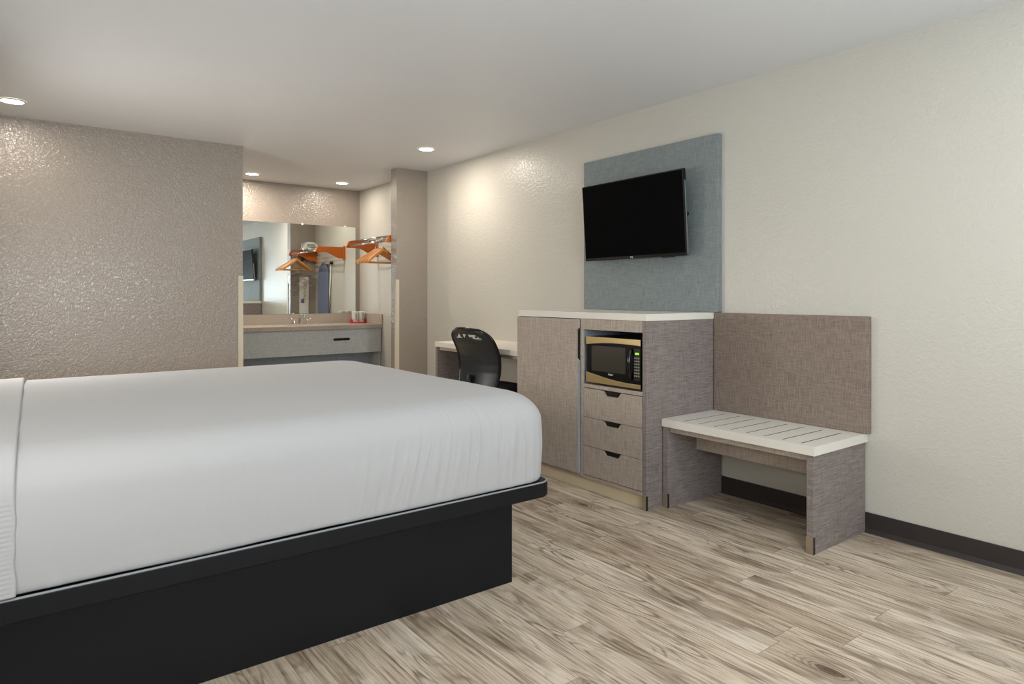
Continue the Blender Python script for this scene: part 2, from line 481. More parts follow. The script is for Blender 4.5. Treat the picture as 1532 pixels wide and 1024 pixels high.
# ------------------------------------------------------------------ mattress in its sheet
def mattress():
    x0, x1, y0, y1 = -0.33, 1.820, 2.1235, 4.040
    zb, zt = 0.4165, 0.782
    rc = 0.105
    per = rrect(x0, x1, y0, y1, rc, 28)
    # resample perimeter evenly
    P = [Vector((a, b)) for a, b in per]
    segs = []; tot = 0
    for i in range(len(P)):
        l = (P[(i + 1) % len(P)] - P[i]).length; segs.append((tot, l)); tot += l
    # dense near the visible side & foot, coarse elsewhere
    ss = []
    s = 0.0
    def at(s):
        s = s % tot
        for i, (a, l) in enumerate(segs):
            if a <= s < a + l or i == len(segs) - 1:
                p = P[i].lerp(P[(i + 1) % len(P)], (s - a) / max(l, 1e-9)); break
        return p
    while s < tot:
        p = at(s); ss.append((s, p))
        dense = (p.y < 2.4 or p.x > 1.6) and p.x > -0.25
        s += 0.0055 if dense else 0.03
    prof = []  # (inset, z, wrinkle weight)
    prof.append((0.05, zb + 0.0, 0.0)); prof.append((0.012, zb + 0.0, 0.0)); 
    for k in range(6):
        a = PI / 2 * k / 5
        prof.append((0.006 * (1 - math.sin(a)) , zb + 0.020 * (1 - math.cos(a)) + 0.001, 0.5 + 0.5 * k / 5))
    rt = 0.12
    n = 34
    for k in range(1, n):
        z = zb + 0.022 + (zt - rt - zb - 0.022) * k / n
        prof.append((0.0, z, 1.0))
    for k in range(0, 21):
        a = PI / 2 * k / 20
        # super-elliptic shoulder
        prof.append((rt * 1.15 * (1 - math.cos(a) ** 0.9), zt - rt + rt * math.sin(a) ** 0.95, 1 - 0.9 * k / 20))
    cx, cy = (x0 + x1) / 2, (y0 + y1) / 2
    hx, hy = (x1 - x0) / 2, (y1 - y0) / 2
    ins0 = prof[-1][0]
    for t in (0.03, 0.06, 0.1, 0.15, 0.2, 0.26, 0.33, 0.4, 0.48, 0.56, 0.64, 0.72, 0.78):
        prof.append((ins0 + t, zt + 0.008 * math.sin(min(1, t / 0.6) * PI / 2), -t))
    bm = bmesh.new()
    rings = []
    for inset, z, w in prof:
        ring = []
        for s, p in ss:
            fx = max(0.0, (hx - inset)) / hx; fy = max(0.0, (hy - inset)) / hy
            q = Vector((cx + (p.x - cx) * fx, cy + (p.y - cy) * fy, z))
            d = Vector((p.x - cx, 0)) if False else None
            # outward normal approx of the rounded rectangle
            nx = 0.0; ny = 0.0
            ex = max(0, abs(p.x - cx) - (hx - rc)); ey = max(0, abs(p.y - cy) - (hy - rc))
            l = math.hypot(ex, ey) or 1
            nx = math.copysign(ex / l, p.x - cx); ny = math.copysign(ey / l, p.y - cy)
            if w > 0:
                zz = (z - zb) / (zt - zb)
                # slanted draping folds, strongest towards the foot corner
                X = p.x if p.y < cy else 4 - p.x
                along = s if False else (p.x - ey * 0 + (p.y - y0) * (1 if p.x > cx + hx - rc else 0))
                foot = min(1.0, max(0.0, (p.x - 0.35) / 0.85))
                slant = (1 - foot) * 0.0 + 0.30 * max(0.0, 1 - max(0.0, (p.x - 1.0)) / 0.75) * foot
                u = along - slant * (z - zb)
                n1 = noise.noise(Vector((u * 21, z * 1.8, 3.1)))
                n2 = noise.noise(Vector((u * 46, z * 2.6, 9.7)))
                n3 = noise.noise(Vector((u * 8, z * 1.2, 5.3)))
                ridge = (1 - abs(n1) * 2.6); ridge = max(0, ridge) ** 2.0
                ridge2 = max(0, 1 - abs(n2) * 3.0) ** 2.0
                mask = max(0.0, noise.noise(Vector((along * 2.6, z * 3.5, 1.7))) + 0.42)
                fade = math.exp(-((zz - 0.36) / 0.42) ** 2)
                amp = foot * fade * mask
                dz = amp * (0.0120 * ridge + 0.0062 * ridge2 + 0.005 * n3)
                # short puckers just above the tray all along
                puck = math.exp(-zz / 0.13)
                dz += 0.0035 * puck * max(0, noise.noise(Vector((along * 17 + z * 6, z * 5, 7.7)))) 
                bulge = 0.009 * math.sin(PI * min(1, zz * 1.15)) + 0.006 
                q.x += nx * (dz + bulge - 0.010) * (1 if w > 0.3 else w / 0.3)
                q.y += ny * (dz + bulge - 0.010) * (1 if w > 0.3 else w / 0.3)
                if zz > 0.6:
                    q.z += 0.0022 * foot * (zz - 0.6) / 0.4 * ridge * w
            q.z += 0.004 * noise.noise(Vector((q.x * 3.1, q.y * 3.1, 2.0))) * (1 if w <= 0 else 0.3)
            ring.append(bm.verts.new(q))
        rings.append(ring)
    n = len(ss)
    for A, B in zip(rings, rings[1:]):
        for k in range(n):
            j = (k + 1) % n
            bm.faces.new((A[k], A[j], B[j], B[k]))
    bm.faces.new(rings[0][::-1]); bm.faces.new(rings[-1])
    return bm
mt = thing('mattress', 'thick king mattress in a white fitted sheet on the black platform', 'mattress', (0.73, 3.08, 0.413))
obj('fitted_sheet', mattress(), M['sheet'], mt, 0, True)
# top sheet folded over at the head end (left edge of the photo)
def sheet_band():
    bm = bmesh.new()
    cols, rows = 60, 90
    prof = []
    # profile in (y, z): up the near side, over the top, down the far side
    y0, y1, zb, zt, r = 2.1165, 4.047, 0.4185, 0.7895, 0.125
    path = [(y0, zb + (zt - r - zb) * k / 60) for k in range(60)]
    path += [(y0 + r - r * math.cos(PI / 2 * k / 14), zt - r + r * math.sin(PI / 2 * k / 14)) for k in range(15)]
    path += [(y0 + r + (y1 - y0 - 2 * r) * k / 24, zt) for k in range(1, 24)]
    path += [(y1 - r + r * math.sin(PI / 2 * k / 14), zt - r + r * math.cos(PI / 2 * k / 14)) for k in range(15)]
    path += [(y1, zt - r - (zt - r - zb) * k / 8) for k in range(1, 9)]
    nv = len(path)
    grid = []
    for i, (y, z) in enumerate(path):
        t = i / nv
        edge = 0.026 + 0.060 * min(1, max(0, (y - y0) / 1.9)) + 0.004 * noise.noise(Vector((t * 9, 0, 0)))
        row = []
        for k in range(cols + 1):
            x = -0.325 + (edge + 0.325) * k / cols
            cre = 0.0030 * max(0, math.sin(i * 2.1 + 2.0 * noise.noise(Vector((x * 3, t * 5, 0))))) * min(1, (edge - x) / 0.03)
            lift = 0.0015 if k < cols else -0.002
            yy, zz = y, z
            if z < zt - r: yy = y - (lift + cre) if y < 3 else y + lift + cre
            elif y < y0 + r: yy = y - (lift + cre) * 0.7; zz = z + (lift + cre) * 0.7
            elif y > y1 - r: yy = y + lift * 0.7; zz = z + lift * 0.7
            else: zz = z + lift + 0.001 + 0.0008 * noise.noise(Vector((x * 9, y * 3, 0)))
            row.append(bm.verts.new((x, yy, zz)))
        grid.append(row)
    for A, B in zip(grid, grid[1:]):
        for k in range(cols):
            bm.faces.new((A[k], A[k + 1], B[k + 1], B[k]))
    return bm
o = obj('top_sheet', sheet_band(), M['sheet'], None, 0, True)
tag(o, 'white flat sheet laid over the mattress at the head end of the bed', 'sheet')
sd = o.modifiers.new('thick', 'SOLIDIFY'); sd.thickness = 0.002; sd.offset = 0

# ------------------------------------------------------------------ cabinet with microwave niche
CX0, CX1, CY0, CY1 = 2.806, XR - 0.009, 2.475, 3.61
YD0, YD1 = 2.972, 3.000        # divider
cab = thing('cabinet', 'tall taupe linen-look cabinet with one door, three drawers and a microwave niche', 'cabinet', (3.12, 3.04, 0))
M1 = M['linen_s']
bm = bmesh.new(); box(bm, CX0 + 0.001, CX1, CY0, CY0 + 0.028, 0.0, CT - 0.04)
obj('side_panel', bm, M1, cab, 0.0012)
bm = bmesh.new(); box(bm, CX0 + 0.001, CX1, CY1 - 0.022, CY1, 0.0, CT - 0.04)
obj('side_panel', bm, M1, cab, 0.0012)
bm = bmesh.new()
box(bm, CX0, CX1 - 0.02, YD0, YD1, 0.078, CT - 0.04)
obj('divider', bm, M['linen_f'], cab, 0.0012)
bm = bmesh.new(); box(bm, CX0 + 0.004, CX1 - 0.021, YD0 - 0.002, YD0 - 0.0002, 0.6485, 0.975)
obj('niche_liner', bm, M['inner'], cab)['label'] = 'pale grey lining of the niche side'
bm = bmesh.new()
box(bm, CX0, CX0 + 0.02, CY0 + 0.0285, YD0 - 0.0005, 0.976, CT - 0.04)
obj('header_rail', bm, M['linen_f'], cab, 0.001)
bm = bmesh.new()
box(bm, CX0 + 0.002, CX1 - 0.02, CY0 + 0.0285, YD0 - 0.0005, 0.626, 0.648)
obj('shelf', bm, M['linen_f'], cab, 0.001)
bm = bmesh.new()
box(bm, CX1 - 0.018, CX1, CY0 + 0.0285, CY1 - 0.0225, 0.0, CT - 0.04)
obj('back_panel', bm, M['black_plastic'], cab)
bm = bmesh.new()
box(bm, CX0 + 0.002, CX0 + 0.3, CY0 + 0.0285, CY1 - 0.0225, 0.076, 0.096)
obj('bottom_rail', bm, M['linen_f'], cab, 0.001)
bm = bmesh.new(); box(bm, CX0 + 0.022, CX0 + 0.04, CY0 + 0.0285, CY1 - 0.0225, 0.0, 0.0755)
obj('kick_board', bm, M['kick'], cab)
bm = bmesh.new(); box(bm, CX0 - 0.004, CX1, CY0 - 0.004, CY1 + 0.004, CT - 0.0395, CT)
obj('top', bm, M['top'], cab, 0.0025)
def foot_cap(parent, xf, y0, y1, wrap=0.012, h=0.079, strip_side=-1):
    bm = bmesh.new()
    box(bm, xf - 0.002, xf + 0.0, y0 - 0.001, y1 + 0.001, 0.0, h)
    obj('foot_cap', bm, M['cap'], parent)['label'] = 'brushed metal toe cap'
    bm = bmesh.new()
    y = y0 if strip_side < 0 else y1
    a, b = (y - 0.002, y) if strip_side < 0 else (y, y + 0.002)
    box(bm, xf - 0.002, xf + wrap, a, b, 0.0, h)
    obj('cap_return', bm, M['dark_edge'], parent)
foot_cap(cab, CX0, CY0, CY0 + 0.028)
bm = bmesh.new(); box(bm, CX0, CX0 + 0.021, CY0 + 0.0282, CY0 + 0.030, 0.0, 0.076)
obj('cap_return', bm, M['cap'], cab)
# door with finger notch
dy0, dy1, dz0, dz1 = YD1 + 0.002, CY1 - 0.003, 0.098, CT - 0.043
bm = bmesh.new()
prism(bm, [(dy0, dz0), (dy1, dz0), (dy1, dz1), (dy0, dz1), (dy0, 0.985), (dy0 + 0.020, 0.968), (dy0 + 0.020, 0.800), (dy0, 0.783)], 'x', CX0 - 0.018, CX0 - 0.0005)
door = obj('door', bm, M['linen_f'], cab, 0.001)
bm = bmesh.new()
prism(bm, [(dy0 - 0.001, 0.783), (dy0 + 0.0205, 0.800), (dy0 + 0.0205, 0.968), (dy0 - 0.001, 0.985)], 'x', CX0 + 0.0, CX0 + 0.004)
obj('pull_shade', bm, M['slot'], door)  # black plate paints the shade inside the door notch
bm = bmesh.new(); box(bm, CX0 - 0.0185, CX0 - 0.0005, dy0 - 0.0012, dy0 - 0.0002, dz0, 0.783)
obj('edge_band', bm, M['blue_edge'], door)
# dark gap line above the door
# three drawers with a trapezoid pull
for k, (z0, z1) in enumerate(((0.449, 0.622), (0.2755, 0.4465), (0.100, 0.273))):
    y0, y1 = CY0 + 0.031, YD0 - 0.003
    ym = (y0 + y1) / 2
    bm = bmesh.new()
    prism(bm, [(y0, z0), (y1, z0), (y1, z1), (ym + 0.075, z1), (ym + 0.050, z1 - 0.030), (ym - 0.050, z1 - 0.030), (ym - 0.075, z1), (y0, z1)], 'x', CX0 - 0.002, CX0 + 0.016)
    dr = obj('drawer', bm, M['linen_f'], cab, 0.001)
    bm = bmesh.new()
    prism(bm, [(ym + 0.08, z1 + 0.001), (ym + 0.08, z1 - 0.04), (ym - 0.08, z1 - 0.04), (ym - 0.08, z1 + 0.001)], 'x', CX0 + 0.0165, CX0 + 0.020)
    obj('pull_shade', bm, M['slot'], dr)  # black plate paints the shade behind the drawer notch

# ------------------------------------------------------------------ microwave
mw = thing('microwave', 'small stainless and black microwave in the cabinet niche', 'microwave', (3.02, 2.73, 0.648))
fx = CX0 + 0.022       # front plane of the case
my0, my1, mz0, mz1 = 2.514, 2.946, 0.662, 0.936
bx('case', M['black_plastic'], mw, fx, fx + 0.34, my0, my1, mz0, mz1, 0.004)
for yy in (my0 + 0.04, my1 - 0.04):
    for xx in (fx + 0.05, fx + 0.28):
        bm = bmesh.new(); lathe(bm, [(0.012, 0.0), (0.012, 0.015)], (xx, yy, 0.648), 16)
        obj('foot', bm, M['black_plastic'], mw)
fd = fx - 0.022
def yz_prism(name, pts, x0, x1, mat, par, bev=0.001):
    bm = bmesh.new(); prism(bm, pts, 'x', x0, x1); return obj(name, bm, mat, par, bev)
# door slab (black) with window
door = bx('door', M['gloss_black'], mw, fd, fx - 0.0005, my0 + 0.001, my1 - 0.001, mz0 + 0.002, mz1 - 0.002, 0.004)
wy0, wy1 = my0 + 0.112, my1 - 0.045
n = 24
top_c = [(my1 - (my1 - my0) * k / n, mz1 - 0.047 + 0.010 * math.sin(PI * k / n) + 0.012 * (k / n)) for k in range(n + 1)]
bot_c = [(my1 - (my1 - my0) * k / n, mz0 + 0.062 - 0.038 * math.sin(PI / 2 * min(1, k / n * 1.15)) ** 1.0) for k in range(n + 1)]
yz_prism('upper_trim', [(my1, mz1)] + top_c + [(my0, mz1)], fd - 0.004, fd - 0.0005, M['steel'], mw)['label'] = 'curved stainless band above the door'
yz_prism('lower_trim', [(my1, mz0)] + bot_c + [(my0, mz0)], fd - 0.004, fd - 0.0005, M['steel'], mw)['label'] = 'curved stainless band below the door'
def mat_mw_window():
    n_ = NT('oven_window_tan_reflection')
    return n_.set(color=rgb(52, 48, 38), rough=0.06, spec=1.0, coat=0.6)  # tan in the colour stands for the reflected bed
yz_prism('door_window', rrect(wy0, wy1, mz0 + 0.072, mz1 - 0.052, 0.008, 5), fd - 0.002, fd - 0.0005, mat_mw_window(), door)
# bowed handle
ph = [(fd - 0.004 - 0.022 * math.sin(PI * k / 14) ** 0.7, my0 + 0.066, mz0 + 0.052 + (mz1 - mz0 - 0.105) * k / 14) for k in range(15)]
bm = bmesh.new(); tube(bm, ph, [0.007 + 0.004 * math.sin(PI * k / 14) for k in range(15)], 12)
obj('handle', bm, M['gloss_black'], door, 0, True)
panel = yz_prism('control_panel', [(my0 + 0.003, mz0 + 0.045), (my0 + 0.052, mz0 + 0.045), (my0 + 0.052, mz1 - 0.05), (my0 + 0.003, mz1 - 0.05)], fd - 0.002, fd - 0.0005, M['black_plastic'], mw)
yz_prism('display', [(my0 + 0.012, mz1 - 0.084), (my0 + 0.040, mz1 - 0.084), (my0 + 0.040, mz1 - 0.073), (my0 + 0.012, mz1 - 0.073)], fd - 0.003, fd - 0.002, M['green_lcd'], panel)['label'] = 'lit green clock display'
for i in range(7):
    for j in range(3):
        yy = my0 + 0.043 - j * 0.0145; zz = mz1 - 0.104 - i * 0.0165
        yz_prism('key', [(yy - 0.0045, zz - 0.004), (yy + 0.0045, zz - 0.004), (yy + 0.0045, zz + 0.004), (yy - 0.0045, zz + 0.004)], fd - 0.003, fd - 0.002, M['key'], panel, 0)
# facing -X: local x -> -Y, local y -> Z, local z -> -X
FX = Matrix(((0, 0, -1, 0), (-1, 0, 0, 0), (0, 1, 0, 0), (0, 0, 0, 1)))
pl = mw.location
text('brand_lettering', 'Haier', 0.017, Matrix.Translation(Vector((fd - 0.0010, 2.745, mz0 + 0.060)) - pl) @ FX, M['white_text'], mw)

# ------------------------------------------------------------------ television panel and television
o = bx('television_backing_panel', M['teal'], None, XR - 0.040, XR - 0.0005, 2.440, 3.598, CT + 0.0008, 2.154, 0.003)
tag(o, 'slate blue linen-covered panel on the wall behind the television', 'panel')

TVM = Matrix.Translation((3.300, 3.051, 1.6885)) @ Matrix.Rotation(-0.029, 4, 'Z') @ Matrix.Rotation(-0.068, 4, 'Y')
tv = thing('television', 'black flat-screen television tilted forward off the slate blue panel', 'television', (3.300, 3.051, 1.6885))
W2, H2 = 0.4562, 0.2646
def tvobj(name, bm, mat, bevel=0.0, par=None, smooth=False):
    bmesh.ops.recalc_face_normals(bm, faces=bm.faces[:])
    me = bpy.data.meshes.new(name)
    for f in bm.faces: f.smooth = smooth
    bm.to_mesh(me); bm.free(); me.materials.append(mat)
    me.transform(Matrix.Translation(-tv.location) @ TVM)
    o = bpy.data.objects.new(name, me); C.objects.link(o); o.parent = par or tv
    if bevel:
        b = o.modifiers.new('bevel', 'BEVEL'); b.width = bevel; b.segments = 2; b.limit_method = 'ANGLE'
    return o
bm = bmesh.new(); box(bm, 0.0, 0.026, -W2, W2, -H2, H2); tvobj('body', bm, M['gloss_black'], 0.003)
bm = bmesh.new(); box(bm, 0.026, 0.062, -W2 * 0.72, W2 * 0.72, -H2 * 0.85, H2 * 0.45); tvobj('rear_housing', bm, M['black_plastic'], 0.01)
bm = bmesh.new(); box(bm, -0.0015, 0.0, -W2 + 0.008, W2 - 0.008, -H2 + 0.020, H2 - 0.008); tvobj('screen', bm, M['screen'])
for s in (-1, 1):
    bm = bmesh.new(); box(bm, 0.008, 0.02, s * W2 - 0.0012, s * W2 + 0.0012, -H2 + 0.003, H2 - (0.07 if s < 0 else 0.24)); tvobj('side_trim', bm, M['silver'])
bm = bmesh.new(); box(bm, 0.002, 0.03, -W2 + 0.12, -W2 + 0.20, -H2 - 0.006, -H2); tvobj('sensor', bm, M['black_plastic'])
t_ = text('brand_lettering', 'TCL', 0.016, Matrix.Translation(-tv.location) @ TVM @ Matrix.Translation((-0.0015, 0.0, -H2 + 0.010)) @ FX, M['white_text'], tv)
mo = []
bm = bmesh.new(); box(bm, 3.382, 3.3995, 2.92, 3.10, 1.55, 1.80); obj('mount_plate', bm, M['black_plastic'], tv, 0.002)
bm = bmesh.new(); box(bm, 3.345, 3.382, 2.98, 3.04, 1.63, 1.70); obj('mount_arm', bm, M['black_plastic'], tv, 0.004)
bm = bmesh.new()
tube(bm, [(3.355, 2.75, 1.69), (3.37, 2.635, 1.685), (3.375, 2.66, 1.66), (3.38, 2.93, 1.64)], 0.012, 10)
obj('mount_arm', bm, M['black_plastic'], tv, 0, True)

# ------------------------------------------------------------------ bench (luggage rack)
o = bx('backrest_panel', M['linen_back'], None, XR - 0.040, XR - 0.0005, 1.569, CY0 - 0.006, 0.4955, 1.078, 0.003)
tag(o, 'taupe linen-covered wall panel above the slatted bench', 'panel')
bench = thing('luggage_bench', 'low taupe bench with an off-white slotted top under the taupe panel', 'bench', (3.18, 2.03, 0))
LY0, LY1 = 1.596, 2.469
KX0 = 2.937; KX1 = XR - 0.009
def slab_slots():
    """bench top as one slab with eight slots cut right through its upper skin"""
    x0, x1, y0, y1, z0, z1 = KX0 - 0.010, XR - 0.001, LY0 - 0.010, LY1 + 0.001, 0.4525, 0.4945
    ys = [1.6695 + 0.0967 * k for k in range(8)]
    hw = 0.0048; sx0, sx1 = 2.965, 3.340
    zd = z1 - 0.020
    bm = bmesh.new()
    yl = [y0]
    for y in ys: yl += [y - hw, y + hw]
    yl.append(y1)
    xl = [x0, sx0, sx1, x1]
    V = {}
    def v(i, j, z):
        k = (i, j, z)
        if k not in V: V[k] = bm.verts.new((xl[i], yl[j], z))
        return V[k]
    for i in range(3):
        for j in range(len(yl) - 1):
            slot = (i == 1 and j % 2 == 1)
            z = zd if slot else z1
            bm.faces.new((v(i, j, z), v(i + 1, j, z), v(i + 1, j + 1, z), v(i, j + 1, z)))
            if slot:
                c = [(i, j), (i + 1, j), (i + 1, j + 1), (i, j + 1)]
                for a, b in zip(c, c[1:] + c[:1]):
                    bm.faces.new((v(*a, zd), v(*b, zd), v(*b, z1), v(*a, z1)))
            bm.faces.new((v(i, j, z0), v(i, j + 1, z0), v(i + 1, j + 1, z0), v(i + 1, j, z0)))
    nj = len(yl) - 1
    for i in range(3):
        for j in (0, nj):
            bm.faces.new((v(i, j, z0), v(i + 1, j, z0), v(i + 1, j, z1), v(i, j, z1)))
    for j in range(nj):
        for i in (0, 3):
            bm.faces.new((v(i, j, z0), v(i, j + 1, z0), v(i, j + 1, z1), v(i, j, z1)))
    return bm
st = obj('seat', slab_slots(), M['top'], bench)
bm = bmesh.new()
for k in range(8):
    y = 1.6695 + 0.0967 * k
    box(bm, 2.9652, 3.3398, y - 0.0046, y + 0.0046, 0.4750, 0.4936)
obj('slot_shade', bm, M['slot'], st)  # black strips fill the slots in place of their shade
bm = bmesh.new(); box(bm, KX0, KX1, LY0, LY0 + 0.033, 0, 0.452); obj('leg', bm, M1, bench, 0.0012)
bm = bmesh.new(); box(bm, KX0, KX1, LY1 - 0.033, LY1, 0, 0.452); obj('leg', bm, M1, bench, 0.0012)
bx('front_rail', M['linen_f'], bench, KX0 + 0.022, KX0 + 0.042, LY0 + 0.0335, LY1 - 0.0335, 0.420, 0.452)
bx('rear_rail', M['linen_f'], bench, 3.19, 3.21, LY0 + 0.0335, LY1 - 0.0335, 0.293, 0.452)
foot_cap(bench, KX0, LY0, LY0 + 0.033)
foot_cap(bench, KX0, LY1 - 0.033, LY1)

# ------------------------------------------------------------------ desk
desk = thing('desk', 'wall desk with an off-white top beyond the tall cabinet', 'desk', (3.17, 4.25, 0))
DX0, DY0, DY1, DZ = 2.895, CY1 + 0.006, 4.880, 0.790
bx('top', M['top'], desk, DX0, XR - 0.001, DY0, DY1, DZ - 0.040, DZ, 0.002)
bx('side_panel', M['linen_s'], desk, DX0 + 0.004, XR - 0.009, DY1 - 0.034, DY1 - 0.004, 0, DZ - 0.0405)
bx('side_panel', M['linen_s'], desk, DX0 + 0.004, XR - 0.009, DY0 + 0.001, DY0 + 0.03, 0, DZ - 0.0405)
bx('front_rail', M['linen_f'], desk, DX0 + 0.025, DX0 + 0.045, DY0 + 0.0305, DY1 - 0.0345, DZ - 0.068, DZ - 0.0405)
foot_cap(desk, DX0 + 0.004, DY1 - 0.034, DY1 - 0.004)

# ------------------------------------------------------------------ desk chair
ch = thing('office_chair', 'black mesh-back swivel chair pushed under the wall desk', 'chair', (0, 0, 0))
chair_parts = []
def chobj(name, bm, mat, bevel=0.0, smooth=True, par=None):
    o = obj(name, bm, mat, par or ch, bevel, smooth)
    chair_parts.append(o); return o
# local frame: back at x=0, seat towards +x, width along y, z up
BP = [(0.47, -0.020), (0.52, -0.006), (0.57, 0.004), (0.62, 0.012), (0.68, 0.012), (0.74, 0.002), (0.80, -0.022), (0.86, -0.056), (0.90, -0.082), (0.93, -0.104)]
def bpx(z):
    for (a, xa), (b, xb) in zip(BP, BP[1:]):
        if a <= z <= b:
            t = (z - a) / (b - a); return xa + (xb - xa) * t
    return BP[0][1] if z < BP[0][0] else BP[-1][1]
def bhw(z):       # half width by height
    t = (z - 0.47) / 0.46
    w = 0.205 + 0.03 * math.sin(min(1, t * 1.2) * PI * 0.6)
    if t > 0.80: w *= math.sqrt(max(0.0, 1 - ((t - 0.80) / 0.235) ** 2.4)) * 0.999
    return max(w, 0.06)
NZ, NY = 44, 28
def bpoint(i, j, off=0.0):
    z = 0.47 + 0.46 * i / NZ
    s = -1 + 2 * j / NY
    hw_ = bhw(z)
    zz = z + (0.012 * (1 - s * s) if i > NZ * 0.8 else 0)
    return Vector((bpx(z) + 0.055 * s * s + off, s * hw_, zz))
bm = bmesh.new()
G = [[bm.verts.new(bpoint(i, j)) for j in range(NY + 1)] for i in range(NZ + 1)]
for i in range(NZ):
    z = 0.47 + 0.46 * (i + 0.5) / NZ
    for j in range(NY):
        s = -1 + 2 * (j + 0.5) / NY
        # irregular gap band near the top where the desk shows through
        if 0.855 < z < 0.885 and -0.62 < s < 0.62 and noise.noise(Vector((s * 6.0, z * 55, 4.2))) > 0.02:
            continue
        bm.faces.new((G[i][j], G[i][j + 1], G[i + 1][j + 1], G[i + 1][j]))
mb = chobj('backrest', bm, M['mesh'])
sd = mb.modifiers.new('thick', 'SOLIDIFY'); sd.thickness = 0.006; sd.offset = 0
rim = [bpoint(i, 0) for i in range(0, NZ + 1)] + [bpoint(NZ, j) for j in range(1, NY)] + [bpoint(i, NY) for i in range(NZ, -1, -1)] + [bpoint(0, j) for j in range(NY - 1, 0, -1)]
bm = bmesh.new(); tube(bm, rim, 0.011, 10, closed=True)
chobj('back_frame', bm, M['gloss_black'])
bm = bmesh.new(); tube(bm, [(-0.02, 0, 0.60), (-0.035, 0, 0.52), (-0.02, 0, 0.45), (0.06, 0, 0.425), (0.22, 0, 0.425)], 0.02, 12)
chobj('back_bracket', bm, M['black_plastic'])
bm = bmesh.new()
sec = [(0.0, 0.50, 0.02), (0.04, 0.515, 0.012), (0.2, 0.512, 0), (0.36, 0.512, 0), (0.44, 0.50, 0.01), (0.475, 0.475, 0.03)]
P = rrect(0.03, 0.50, -0.245, 0.245, 0.08, 8)
for zz0, zz1, ins in ((0.445, 0.458, 0.02), ):
    pass
rings = []
cxm = 0.265
for ins, z in ((0.03, 0.440), (0.004, 0.452), (0.0, 0.470), (0.004, 0.490), (0.018, 0.503), (0.05, 0.510), (0.12, 0.512), (0.2, 0.511)):
    fxx = (0.235 - ins) / 0.235; fyy = (0.245 - ins) / 0.245
    rings.append([bm.verts.new((cxm + (p[0] - cxm) * fxx, p[1] * fyy, z + (-0.012 * max(0, (p[0] - 0.4) / 0.1)))) for p in P])
for A, B in zip(rings, rings[1:]):
    for k in range(len(P)):
        j = (k + 1) % len(P); bm.faces.new((A[k], A[j], B[j], B[k]))
bm.faces.new(rings[0][::-1]); bm.faces.new(rings[-1])
chobj('seat', bm, M['carpet_seat'])
bm = bmesh.new(); lathe(bm, [(0.028, 0.09), (0.028, 0.26), (0.018, 0.26), (0.018, 0.44)], (0.25, 0, 0), 20)
chobj('gas_stem', bm, M['black_plastic'])
for k in range(5):
    a = 2 * PI * k / 5 + 0.3
    e = Vector((0.25 + 0.28 * math.cos(a), 0.28 * math.sin(a), 0.075))
    bm = bmesh.new(); tube(bm, [(0.25, 0, 0.115), (0.25 + 0.14 * math.cos(a), 0.14 * math.sin(a), 0.10), e], [0.024, 0.019, 0.014], 10)
    lg = chobj('leg', bm, M['black_plastic'])
    bm = bmesh.new()
    lathe(bm, [(0.006, -0.024), (0.026, -0.022), (0.028, -0.006), (0.012, -0.003), (0.012, 0.003), (0.028, 0.006), (0.026, 0.022), (0.006, 0.024)], (0, 0, 0), 18, axis='y')
    bmesh.ops.transform(bm, matrix=Matrix.Translation((e.x, e.y, 0.0285)) @ Matrix.Rotation(a, 4, 'Z'), verts=bm.verts)
    cst = chobj('caster', bm, M['black_plastic'], par=lg)
ch.location = (2.742, 4.085, 0)
ch.rotation_euler = (0, 0, math.radians(5))

# ------------------------------------------------------------------ vanity
VX0, VX1 = 0.75, XR - 0.001
VY0 = 6.945
van = thing('vanity', 'grey vanity with a beige counter and backsplash under the mirror', 'vanity', (2.2, 7.3, 0.45))
def counter():
    bm = bmesh.new()
    bcx, bcy, rx, ry = 2.66, 7.235, 0.24, 0.165
    x0, x1, y0, y1, z0, z1 = VX0, VX1, VY0, YA - 0.0005, 0.812, 0.852
    N = 64
    inner = []; outer = []
    for k in range(N):
        a = 2 * PI * k / N + PI / N * 0
        dx, dy = math.cos(a), math.sin(a)
        inner.append((bcx + rx * dx, bcy + ry * dy))
        tx = ((x1 - bcx) / dx if dx > 0 else (x0 - bcx) / dx) if abs(dx) > 1e-6 else 1e9
        ty = ((y1 - bcy) / dy if dy > 0 else (y0 - bcy) / dy) if abs(dy) > 1e-6 else 1e9
        t = min(tx, ty); outer.append((bcx + t * dx, bcy + t * dy))
    # snap to corners
    for c in ((x0, y0), (x1, y0), (x0, y1), (x1, y1)):
        k = min(range(N), key=lambda q: (outer[q][0] - c[0]) ** 2 + (outer[q][1] - c[1]) ** 2); outer[k] = c
    I = [bm.verts.new((x, y, z1)) for x, y in inner]; O = [bm.verts.new((x, y, z1)) for x, y in outer]
    OB = [bm.verts.new((x, y, z0)) for x, y in outer]
    prev = I
    bowl = []
    for f, z in ((0.985, z1 - 0.006), (0.93, z1 - 0.035), (0.80, z1 - 0.075), (0.55, z1 - 0.10), (0.2, z1 - 0.108)):
        bowl.append([bm.verts.new((bcx + (x - bcx) * f, bcy + (y - bcy) * f, z)) for x, y in inner])
    for k in range(N):
        j = (k + 1) % N
        bm.faces.new((I[k], I[j], O[j], O[k])); bm.faces.new((O[k], O[j], OB[j], OB[k]))
    rr = [I] + bowl
    for A, B in zip(rr, rr[1:]):
        for k in range(N):
            j = (k + 1) % N; bm.faces.new((A[k], B[k], B[j], A[j]))
    bm.faces.new(bowl[-1])
    return bm
obj('countertop', counter(), M['counter'], van, 0.0)
bx('backsplash', M['counter'], van, VX0, VX1, YA - 0.020, YA - 0.0005, 0.8525, 0.965, 0.0015)
bx('side_splash', M['counter'], van, VX1 - 0.018, VX1, VY0, YA - 0.0205, 0.8525, 0.965, 0.0015)
